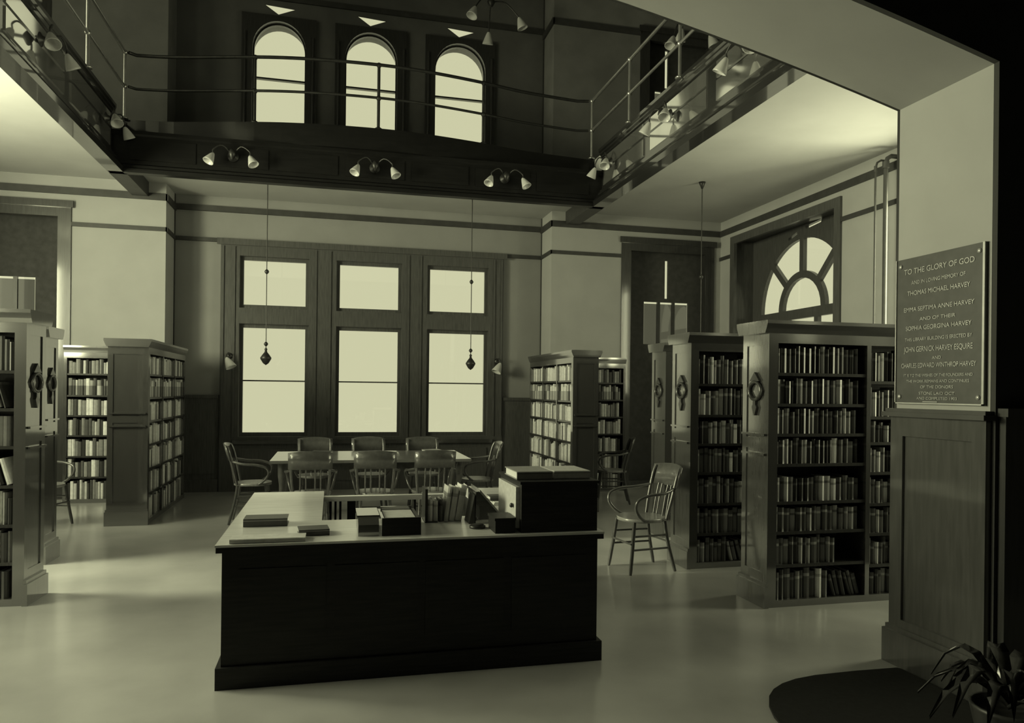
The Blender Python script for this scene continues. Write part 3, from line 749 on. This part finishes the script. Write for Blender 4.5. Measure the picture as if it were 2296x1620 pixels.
# D1, D2: left bookcases
D1 = bookcase('tall bookcase at the left edge with a brightly lit wreath-carved end', (-5.081, 5.893, 0), -.0506, 3.0, .31, [.018, .8, 1.55, 2.3, 2.982], [[1.62, 1.36, 1.10, .83, .56, .30, .05]], ['end'])
zd = [1.62, 1.36, 1.10, .83, .56, .30, .05]
for i, z in enumerate(zd):
    fill_shelf(D1, 2.32, 2.96, z, 1.88 if i == 0 else zd[i - 1] - .022, .31, DARK, gap_end=.15 if i in (1, 3) else 0, lean_tail=i in (1, 3))
D2 = bookcase('second left-hand bookcase, its wreath-carved end just behind the first', (-5.085, 7.03, 0), 0, 2.68, .31, [.018, .8, 1.55, 2.1, 2.662], [zd], ['end'], Ht=2.02)
for i, z in enumerate(zd):
    fill_shelf(D2, 2.12, 2.64, z, 1.86 if i == 0 else zd[i - 1] - .022, .31, DARK)
# E: far left case standing out from the wall, books on its right face
zf = [1.66, 1.40, 1.14, .88, .61, .34, .05]
E_ = bookcase('bookcase with a plain dark end panel projecting beside the alcove, left side', (-1.96, 8.88, 0), R90, 2.04, .41, [.018, .70, 1.38, 2.022], [zf], ['start'], orn=False)
F_ = bookcase('bookcase with a plain dark end panel projecting beside the alcove, right side', (2.94, 10.92, 0), -R90, 2.04, .34, [.018, .70, 1.38, 2.022], [zf], ['end'], orn=False)
G_ = bookcase('wall bookcase with pale books between the left window and the projecting case', (-3.36, 10.62, 0), 0, .93, .31, [.018, .912], [[1.68, 1.40, 1.14, .88, .61, .34, .05]], [])
H_ = bookcase('wall bookcase between the right projecting case and the dark right window', (3.32, 10.62, 0), 0, 1.06, .31, [.018, 1.042], [zf], [])
for cs, bays in ((E_, [(.04, .68), (.72, 1.36), (1.40, 2.0)]), (F_, [(.04, .68), (.72, 1.36), (1.40, 2.0)]), (G_, [(.04, .89)]), (H_, [(.04, 1.02)])):
    for xa, xb in bays:
        for i, z in enumerate(zf):
            fill_shelf(cs, xa, xb, z if cs is not G_ or i else 1.68, 1.88 if i == 0 else zf[i - 1] - .022, .31, PALE if cs in (E_, F_) else MIDT, wmin=.026, wmax=.055)
me_o = STUFF.build('shelved_books', STUFF_M, None, fix=False)
tag(me_o, 'remaining rows of bound books filling the farther shelves', 'books', kind='stuff')

# ------------------------------------------------------------------ pillar reveal: panelling, ledge and plaque
XP = 3.15
rp = struct('trim_28', MB().box(XP - .02, XP, YN0 - .01, YN1 + .005, .2, 1.40), MT['wood_panel'])
MB().box(XP - .035, XP - .02, YN1 - .085, YN1 + .005, .2, 1.40).build('stile', MT['wood_panel'], rp)
MB().box(XP - .035, XP - .02, YN0 - .01, YN0 + .075, .2, 1.40).build('stile', MT['wood_panel'], rp)
MB().box(XP - .035, XP - .02, YN0 + .075, YN1 - .085, 1.29, 1.40).build('rail', MT['wood_panel'], rp)
MB().box(XP - .035, XP - .02, YN0 + .075, YN1 - .085, .2, .26).build('rail', MT['wood_panel'], rp)
MB().box(XP - .06, XP, YN0 - .03, YN1 + .03, 0, .19).box(XP - .045, XP, YN0 - .02, YN1 + .02, .19, .215).build('plinth', MT['wood_panel'], rp)
MB().box(XP - .07, XP, YN0 - .03, YN1 + .04, 1.40, 1.425).box(XP - .05, XP, YN0 - .02, YN1 + .03, 1.425, 1.445).build('ledge', MT['wood_trim'], rp)
pl = empty('memorial_plaque', (XP - .012, (YN0 + YN1) / 2, 1.47))
PY0, PY1, PZ0, PZ1 = 3.0, 3.595, 1.472, 2.285
MB().box(XP - .016, XP - .001, PY0, PY1, PZ0, PZ1).build('bronze_plate', MT['plaque'], pl)
fr = .012
MB().box(XP - .022, XP - .014, PY0, PY0 + fr, PZ0, PZ1).box(XP - .022, XP - .014, PY1 - fr * .6, PY1, PZ0, PZ1).box(XP - .022, XP - .014, PY0, PY1, PZ0, PZ0 + fr * .6).build('raised_border', MT['plaque_letter'], pl)
for y, z in ((PY0 + .035, PZ0 + .04), (PY1 - .035, PZ0 + .04), (PY0 + .035, PZ1 - .04), (PY1 - .035, PZ1 - .04)):
    MB().lathe([(0, 0), (.014, 0), (.012, .006), (.005, .01), (0, .01)], 12, tf=aim((XP - .015, y, z), (-1, 0, 0))).build('rosette', MT['plaque_letter'], pl)
lines = [('TO THE GLORY OF GOD', 2.195, .035, .47), ('AND IN LOVING MEMORY OF', 2.135, .024, .36), ('THOMAS MICHAEL HARVEY', 2.075, .03, .42),
         ('EMMA SEPTIMA ANNE HARVEY', 1.985, .028, .47), ('AND OF THEIR', 1.93, .022, .24), ('SOPHIA GEORGINA HARVEY', 1.88, .028, .44), ('THIS LIBRARY BUILDING IS ERECTED BY', 1.82, .022, .45),
         ('JOHN GERNICK HARVEY ESQUIRE', 1.76, .034, .46), ('AND', 1.715, .02, .06), ('CHARLES EDWARD WINTHROP HARVEY', 1.672, .03, .50),
         ('IT IS TO THE WISHES OF THE FOUNDERS AND', 1.622, .018, .46), ('THE WORK REMAINS AND CONTINUES', 1.59, .018, .42), ('OF THE DONORS', 1.558, .019, .22),
         ('STONE LAID OCT', 1.524, .018, .24), ('AND COMPLETED 1903', 1.497, .017, .27)]
MB().box(XP - .02, XP - .0155, 3.29, 3.39, 1.4835, 1.4875).build('ruled_dash', MT['plaque_letter'], pl)
for txt, z, size, wid in lines:
    cu = bpy.data.curves.new('inscription_line', 'FONT'); cu.body = txt; cu.size = size * 1.35; cu.align_x = 'CENTER'; cu.extrude = .0015
    ob = bpy.data.objects.new('inscription_tmp', cu); col.objects.link(ob)
    bpy.context.view_layer.update()
    me = bpy.data.meshes.new_from_object(ob.evaluated_get(bpy.context.evaluated_depsgraph_get()))
    bpy.data.objects.remove(ob)
    xs = [v.co.x for v in me.vertices]; sc_ = wid / (max(xs) - min(xs))
    rot = Matrix(((0, 0, -1), (-1, 0, 0), (0, 1, 0)))       # text x -> -Y, y -> Z, normal -> -X
    offp = Vector((XP - .0175, (PY0 + PY1) / 2, z)) - LOC[pl.name]
    for v in me.vertices: v.co = rot @ Vector((v.co.x * sc_, v.co.y * 0.9, v.co.z)) + offp
    me.materials.clear(); me.materials.append(MT['plaque_letter'])
    lo = bpy.data.objects.new('inscription_line', me); col.objects.link(lo); lo.parent = pl
tag(pl, 'bronze memorial plaque with raised capital lettering on the pillar', 'plaque')

# ------------------------------------------------------------------ charging desk
DX0, DX1, DY0, DY1, DZ = -.53, 1.475, 3.965, 5.85, .73
desk = empty('circulation_desk', ((DX0 + DX1) / 2, DY0, 0))
MB().box(DX0, DX1, DY0, DY0 + .04, .11, DZ - .035).build('front_panel', MT['wood_desk'], desk)
MB().box(DX0, DX0 + .04, DY0 + .04, DY1, .11, DZ - .035).build('side_panel', MT['wood_desk'], desk)
MB().box(DX1 - .04, DX1, DY0 + .04, DY1, .11, DZ - .035).build('side_panel', MT['wood_desk'], desk)
MB().box(-.10, -.06, DY0 + .6, DY1, .11, DZ - .035).build('inner_panel', MT['wood_desk'], desk)
MB().box(1.0, 1.04, DY0 + .6, DY1, .11, DZ - .035).build('inner_panel', MT['wood_desk'], desk)
MB().box(-.06, 1.0, DY0 + .58, DY0 + .61, .11, DZ - .035).build('inner_panel', MT['wood_desk'], desk)
for i in range(4):
    a = DX0 + .08 + i * .475
    MB().box(a, a + .43, DY0 - .004, DY0, .2, .6).build('field_panel', MT['wood_desk'], desk)
MB().box(DX0 - .025, DX1 + .025, DY0 - .02, DY0 + .06, 0, .11).box(DX0 - .025, DX0 + .06, DY0 + .06, DY1 + .02, 0, .11).box(DX1 - .06, DX1 + .025, DY0 + .06, DY1 + .02, 0, .11).build('plinth', MT['wood_desk'], desk)
top = [(DX0 - .03, DY0 - .03), (DX1 + .03, DY0 - .03), (DX1 + .03, DY1 + .03), (.99, DY1 + .03), (.99, 4.58), (-.05, 4.58), (-.05, DY1 + .03), (DX0 - .03, DY1 + .03)]
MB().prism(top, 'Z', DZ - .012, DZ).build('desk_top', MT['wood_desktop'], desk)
MB().prism([(x + (.004 if x < 0 else -.004), y) for x, y in top], 'Z', DZ - .04, DZ - .012).build('top_edge', MT['wood_desk'], desk)
MB().box(-.05, .99, 5.60, 5.66, .69, .725).build('back_rail', MT['wood_desktop'], desk)
for x in (.0, .035, .07, .15, .62, .95):
    MB().box(x - (.03 if x == .15 else .008), x + (.03 if x == .15 else .008), 5.61, 5.65, 0, .69).build('baluster', MT['wood_desk'], desk)
tag(desk, 'large dark U-shaped circulation desk with a pale worktop in the foreground', 'desk')
cab = empty('desk_cabinet', (1.25, 4.15, DZ))
MB().box(1.03, 1.475, 3.975, 4.50, DZ, 1.00).build('body', MT['wood_desk'], cab)
MB().box(1.02, 1.485, 3.965, 4.51, 1.00, 1.015).build('top', MT['wood_desk'], cab)
MB().box(1.008, 1.03, 4.02, 4.46, DZ + .02, .98).build('door', MT['wood_desktop'], cab)
MB().lathe([(0, 0), (.01, 0), (.014, .012), (.008, .02), (0, .02)], 10, tf=aim((1.008, 4.08, .87), (-1, 0, 0))).build('knob', MT['dark_metal'], cab)
tag(cab, 'black box-like cabinet standing on the right front corner of the desk', 'cabinet')

def flat_book(label, cx, cy, z, w, d, h, rz=0.0, tone='dark', name='book'):
    root = empty(name, (cx, cy, z), rz)
    m = {'dark': BK['dark'][1], 'grey': BK['grey'][0], 'mid': BK['grey'][1], 'pale': BK['pale'][0]}[tone]
    MB().box(-w / 2, w / 2, -d / 2, d / 2, 0, .005).box(-w / 2, w / 2, -d / 2, d / 2, h - .005, h).prism([(-d / 2 - .004, .003), (-d / 2 + .006, .0), (-d / 2 + .006, h), (-d / 2 - .004, h - .003)], 'X', -w / 2, w / 2).build('cover', m, root, local=True)
    MB().box(-w / 2 + .006, w / 2 - .006, -d / 2 + .006, d / 2 - .008, .005, h - .005).build('pages', MT['paper'], root, local=True)
    return tag(root, label, 'book')
flat_book('pale-edged ledger lying flat along the front left edge of the desk', -.31, 4.02, DZ, .37, .12, .022, 0, 'pale', 'ledger')
flat_book('thick dark book lying on the left wing of the desk', -.36, 4.50, DZ, .24, .15, .045, 0, 'dark')
flat_book('small dark book lying flat left of the slope-fronted box on the desk', -.09, 4.17, DZ, .16, .13, .033, .1, 'dark')
flat_book('grey flat book on the desk cabinet, the left of two', 1.13, 4.22, 1.015, .21, .30, .045, 0, 'mid')
flat_book('pale flat book on the desk cabinet, the right of two', 1.355, 4.22, 1.015, .22, .28, .045, .02, 'pale')
# card tray
tray = empty('card_tray', (.38, 4.15, DZ))
MB().box(.27, .48, 4.03, 4.045, DZ, .825).build('front', MT['wood_desk'], tray)
MB().box(.27, .285, 4.045, 4.42, DZ, .815).build('side', MT['wood_case'], tray)
MB().box(.465, .48, 4.045, 4.42, DZ, .815).build('side', MT['wood_case'], tray)
MB().box(.285, .465, 4.405, 4.42, DZ, .83).build('rear', MT['wood_case'], tray)
MB().box(.285, .465, 4.045, 4.405, DZ, .74).build('bottom', MT['wood_case'], tray)
for i in range(14):
    y = 4.06 + i * .023
    MB().box(.292, .458, y, y + .018, .741, .812).build('cards', MT['paper'], tray)
tag(tray, 'wooden card tray with a dark front and pale cards in the middle of the desk', 'tray')
tray2 = empty('card_box', (.20, 4.17, DZ))
MB().prism([(4.04, DZ), (4.36, DZ), (4.36, .82), (4.10, .825), (4.04, .79)], 'X', .145, .255).build('body', MT['wood_case'], tray2)
MB().box(.14, .26, 4.10, 4.365, .822, .832).build('lid', MT['wood_case'], tray2)
tag(tray2, 'grey slope-fronted box standing left of the card tray', 'box')
# upright books on the desk with book ends
be = empty('book_end', (.56, 4.46, DZ))
MB().box(.545, .56, 4.38, 4.54, DZ, .93).build('upright', MT['dark_metal'], be); MB().box(.545, .62, 4.38, 4.54, DZ, .734).build('foot', MT['dark_metal'], be)
tag(be, 'dark upright book end at the left of the books standing on the desk', 'book end')
x = .565
for i, (w, h, tone, ln, what) in enumerate(((.03, .13, 'pale', 0, 'short pale book next to the book end on the desk'), (.028, .12, 'pale', 0, 'shorter pale book, second from the book end on the desk'), (.024, .135, 'dark', 0, 'short dark book between paler ones standing on the desk'),
                                          (.03, .21, 'pale', .12, 'tall pale book leaning in the middle of the desk row'), (.034, .205, 'pale', .14, 'slightly lower pale book leaning between two taller ones on the desk'), (.04, .215, 'pale', .17, 'broad pale book leaning at the right end of the desk row'))):
    place_book(Matrix.Translation((x, 4.40, DZ + (w * math.sin(ln) if ln > 0 else 0) + .0045 * (i < 2))), tone, w - .001, .15, h, True, what, None, ln)
    x += w / math.cos(ln) + (.004 if ln == 0 else .003)
# sloping book rest
sl = empty('sloping_bookrest', (.92, 4.5, DZ))
MB().prism([(.835, DZ), (1.0, DZ), (1.0, .755), (.855, .92), (.835, .92)], 'Y', 4.30, 4.56).build('body', MT['wood_case'], sl)
MB().prism([(1.0, .755), (1.0, .77), (.855, .935), (.855, .92)], 'Y', 4.28, 4.57).build('slope_board', MT['wood_table'], sl)
tag(sl, 'small sloping wooden book rest right of the upright books on the desk', 'book rest')
tri = MB().prism([(.795, DZ), (.832, DZ), (.828, .90)], 'Y', 4.30, 4.46).build('wedge_book_end', MT['dark_metal'])
tag(tri, 'black wedge-shaped book end at the right of the desk books', 'book end')
st = empty('ink_pad', (.82, 4.17, DZ))
MB().lathe([(0, 0), (.045, 0), (.047, .004), (.047, .014), (.04, .018), (0, .018)], 18, tf=Matrix.Translation((.82, 4.17, DZ))).build('tin', MT['dark_metal'], st)
MB().lathe([(.038, .018), (.036, .021), (0, .021)], 18, tf=Matrix.Translation((.82, 4.17, DZ))).build('pad', MT['patch'], st)
tag(st, 'round dark ink pad lying on the pale desk top', 'ink pad')
bx_ = empty('small_box', (.945, 4.08, DZ))
MB().box(.885, .998, 3.985, 4.17, DZ, .80).build('body', MT['wood_desk'], bx_)
MB().box(.88, 1.001, 3.98, 4.175, .80, .815).build('lid', MT['wood_desk'], bx_)
tag(bx_, 'small dark lidded box beside the desk cabinet', 'box')
sm = empty('paper_stack', (1.22, 5.1, DZ))
for i in range(4):
    MB().box(1.08 + i * .004, 1.38 - i * .006, 4.95, 5.35, DZ + i * .006, DZ + i * .006 + .0055).build('sheet', MT['paper'], sm)
tag(sm, 'low stack of pale papers on the right wing of the desk behind the cabinet', 'papers')
db = flat_book('dark book lying on the papers on the right wing of the desk', 1.16, 5.08, DZ + .0235, .17, .12, .03, .0, 'dark')

# ------------------------------------------------------------------ chairs
def make_chair():
    """bentwood armchair, front towards -y, origin on the floor under the seat"""
    root = empty('bentwood_armchair', (0, 0, 0))
    seat = [(.21 * math.cos(a) * (1.0 if math.sin(a) < 0 else .95), .205 * math.sin(a)) for a in [2 * math.pi * i / 24 for i in range(24)]]
    MB().prism([(x * 1.0, y) for x, y in seat], 'Z', .425, .455, smooth=True).build('seat', MT['wood_seat'], root, local=True)
    for sx in (-1, 1):
        MB().tube(dense([(sx * .15, -.15, .43), (sx * .165, -.17, .25), (sx * .19, -.205, 0)], 4), [.016] * 8 + [.013], 8).build('leg', MT['wood_chair'], root, local=True)
        MB().tube(dense([(sx * .14, .15, .43), (sx * .15, .175, .25), (sx * .175, .235, 0)], 4), [.016] * 8 + [.013], 8).build('leg', MT['wood_chair'], root, local=True)
        for z, w in ((.20, .168), (.31, .16)):
            MB().tube([(sx * w, -.172, z), (sx * (w - .015), .175, z)], .009, 6).build('stretcher', MT['wood_chair'], root, local=True)
        # bowed arm sweeping down from the back to the seat
        MB().tube(dense([(sx * .19, .20, .70), (sx * .245, .08, .675), (sx * .255, -.06, .665), (sx * .25, -.165, .63), (sx * .235, -.185, .56), (sx * .215, -.14, .49), (sx * .195, -.08, .445)], 5), .013, 8).build('arm', MT['wood_chair'], root, local=True)
        MB().tube(dense([(sx * .165, .15, .44), (sx * .185, .19, .62), (sx * .19, .235, .80), (sx * .185, .265, .87)], 4), .015, 8).build('back_post', MT['wood_chair'], root, local=True)
        for xx in (.045, .10):
            MB().tube(dense([(sx * xx, .185, .45), (sx * xx, .215, .62), (sx * xx, .24, .72)], 3), .008, 6).build('spindle', MT['wood_chair'], root, local=True)
    for y, w, z in ((-.185, .17, .25), (.185, .155, .25)):
        MB().tube([(-w, y, z), (w, y, z)], .009, 6).build('stretcher', MT['wood_chair'], root, local=True)
    # curved crest board
    n = 8; vs = []; fs = []
    for i in range(n + 1):
        t = i / n * 2 - 1; x = .215 * t; yb = .045 * (1 - t * t)
        zt = .90 - .02 * t * t
        for (dy, z) in ((0, .71), (-.016, .71), (.02, zt), (.004, zt)):
            vs.append((x, .225 + yb + dy + (.03 if z > .8 else 0), z))
    for i in range(n):
        a = i * 4; b = a + 4
        fs += [(a, b, b + 2, a + 2), (a + 1, a + 3, b + 3, b + 1), (a + 2, b + 2, b + 3, a + 3), (a, a + 1, b + 1, b)]
    fs += [(0, 2, 3, 1), (n * 4, n * 4 + 1, n * 4 + 3, n * 4 + 2)]
    MB().add(vs, fs, 0, True).build('crest_rail', MT['wood_chair'], root, local=True)
    return root
chair0 = make_chair()
# front of the chair is local -y; rz turns it
spots = [((2.60, 5.93), -R90 + .12, 'lone bentwood armchair on the open floor between desk and right-hand bookcases', None),
         ((-.20, 7.88), math.pi, 'bentwood armchair with its back to the desk, left of the three at the reading table', None),
         ((.45, 7.89), math.pi - .05, 'bentwood armchair with its back to the desk, middle of the three at the reading table', None),
         ((1.04, 7.9), math.pi + .05, 'bentwood armchair with its back to the desk, right of the three at the reading table', None),
         ((-.86, 8.85), R90, 'bentwood armchair seen from the side at the left end of the reading table', None),
         ((1.72, 8.85), -R90, 'bentwood armchair seen from the side at the right end of the reading table', None),
         ((-.20, 9.48), 0.0, 'bentwood armchair on the window side of the reading table, leftmost', None),
         ((.48, 9.49), .05, 'bentwood armchair on the window side of the reading table, middle', None),
         ((1.15, 9.48), -.05, 'bentwood armchair on the window side of the reading table, rightmost', None),
         ((-3.02, 8.95), R90 * .8, 'dark bentwood chair half hidden behind the left-hand bookcases', None),
         ((3.75, 9.55), -R90 - .3, 'bentwood chair in shadow beyond the lone armchair near the far right bookcase', None)]
for i, ((cx, cy), rz, lab, g) in enumerate(spots):
    o = chair0 if i == 0 else copy_tree(chair0)
    o.location = (cx, cy, 0); o.rotation_euler = (0, 0, rz)
    tag(o, lab, 'chair', 'bentwood armchairs')

# ------------------------------------------------------------------ reading table
tb = empty('reading_table', (.45, 8.6, 0))
MB().box(-.62, 1.50, 8.02, 9.2, .735, .765).build('table_top', MT['wood_table'], tb)
MB().box(-.52, 1.40, 8.12, 8.15, .64, .735).box(-.52, 1.40, 9.07, 9.10, .64, .735).box(-.52, -.49, 8.15, 9.07, .64, .735).box(1.37, 1.40, 8.15, 9.07, .64, .735).build('apron', MT['wood_chair'], tb)
for x in (-.50, 1.38):
    for y in (8.14, 9.08):
        MB().lathe([(.022, 0), (.03, .05), (.032, .5), (.045, .60), (.045, .735)], 10, tf=Matrix.Translation((x, y, 0))).build('leg', MT['wood_chair'], tb)
tag(tb, 'long reading table under the alcove windows surrounded by armchairs', 'table')
for i, (x, y, w, d, h, tone, lab) in enumerate(((-.10, 8.75, .22, .16, .04, 'dark', 'dark book lying on the left half of the reading table'),
                                          (.62, 8.8, .3, .22, .012, 'pale', 'thin pale magazine lying on the middle of the reading table'),
                                          (1.15, 8.72, .2, .15, .05, 'grey', 'grey book lying on the right half of the reading table'))):
    flat_book(lab, x, y, .765, w, d, h, .2 * i - .2, tone, 'book' if i != 1 else 'magazine')

# ------------------------------------------------------------------ dark floor patch and plant in the entrance
pts = []
for i in range(36):
    a = 2 * math.pi * i / 36
    c, s = math.cos(a), math.sin(a)
    pts.append((2.72 + .80 * math.copysign(abs(c) ** .6, c) * .93 + .08 * s, 2.62 + .86 * math.copysign(abs(s) ** .6, s)))
pts = [(min(x, 3.07), y) for x, y in pts]
tag(MB().prism(pts, 'Z', .001, .012).build('dark_floor_patch', MT['patch']), 'nearly black rug on the floor at the foot of the pillar', 'patch')  # flat near-black sheet on the floor
pt = empty('potted_plant', (2.82, 2.56, .012))
MB().lathe([(0, .0), (.10, 0), (.13, .10), (.145, .17), (.15, .19), (.135, .19), (.125, .16), (0, .16)], 20, tf=Matrix.Translation((2.82, 2.56, .012))).build('pot', MT['pot'], pt)
for i in range(22):
    a = i * 2.399 + .3; L = rng.uniform(.22, .40); hgt = rng.uniform(.10, .26)
    dx, dy = math.cos(a), math.sin(a)
    pth = []
    for k in range(6):
        t = k / 5
        px = 2.82 + dx * L * t
        pth.append(Vector((min(px, 3.06), 2.56 + dy * L * t, .19 + hgt * math.sin(t * 2.3) * 1.1 - .16 * t * t)))
    vs = []; fs = []
    wd = Vector((-dy, dx, 0))
    for k, p in enumerate(pth):
        wv = .035 * math.sin(math.pi * (.12 + .86 * k / 5))
        vs += [p - wd * wv + Vector((0, 0, .008)), p + Vector((0, 0, -.004)), p + wd * wv + Vector((0, 0, .008)), p + Vector((0, 0, -.007))]
    for k in range(5):
        b = k * 4
        fs += [(b, b + 1, b + 5, b + 4), (b + 1, b + 2, b + 6, b + 5), (b + 2, b + 3, b + 7, b + 6), (b + 3, b, b + 4, b + 7)]
    MB().add(vs, fs, 0, True).build('leaf', MT['leaf'], pt)
tag(pt, 'low dark leafy plant with glossy curling leaves in the bottom right corner', 'plant')
print('individual books', N_IND[0], 'objects', len(bpy.data.objects))
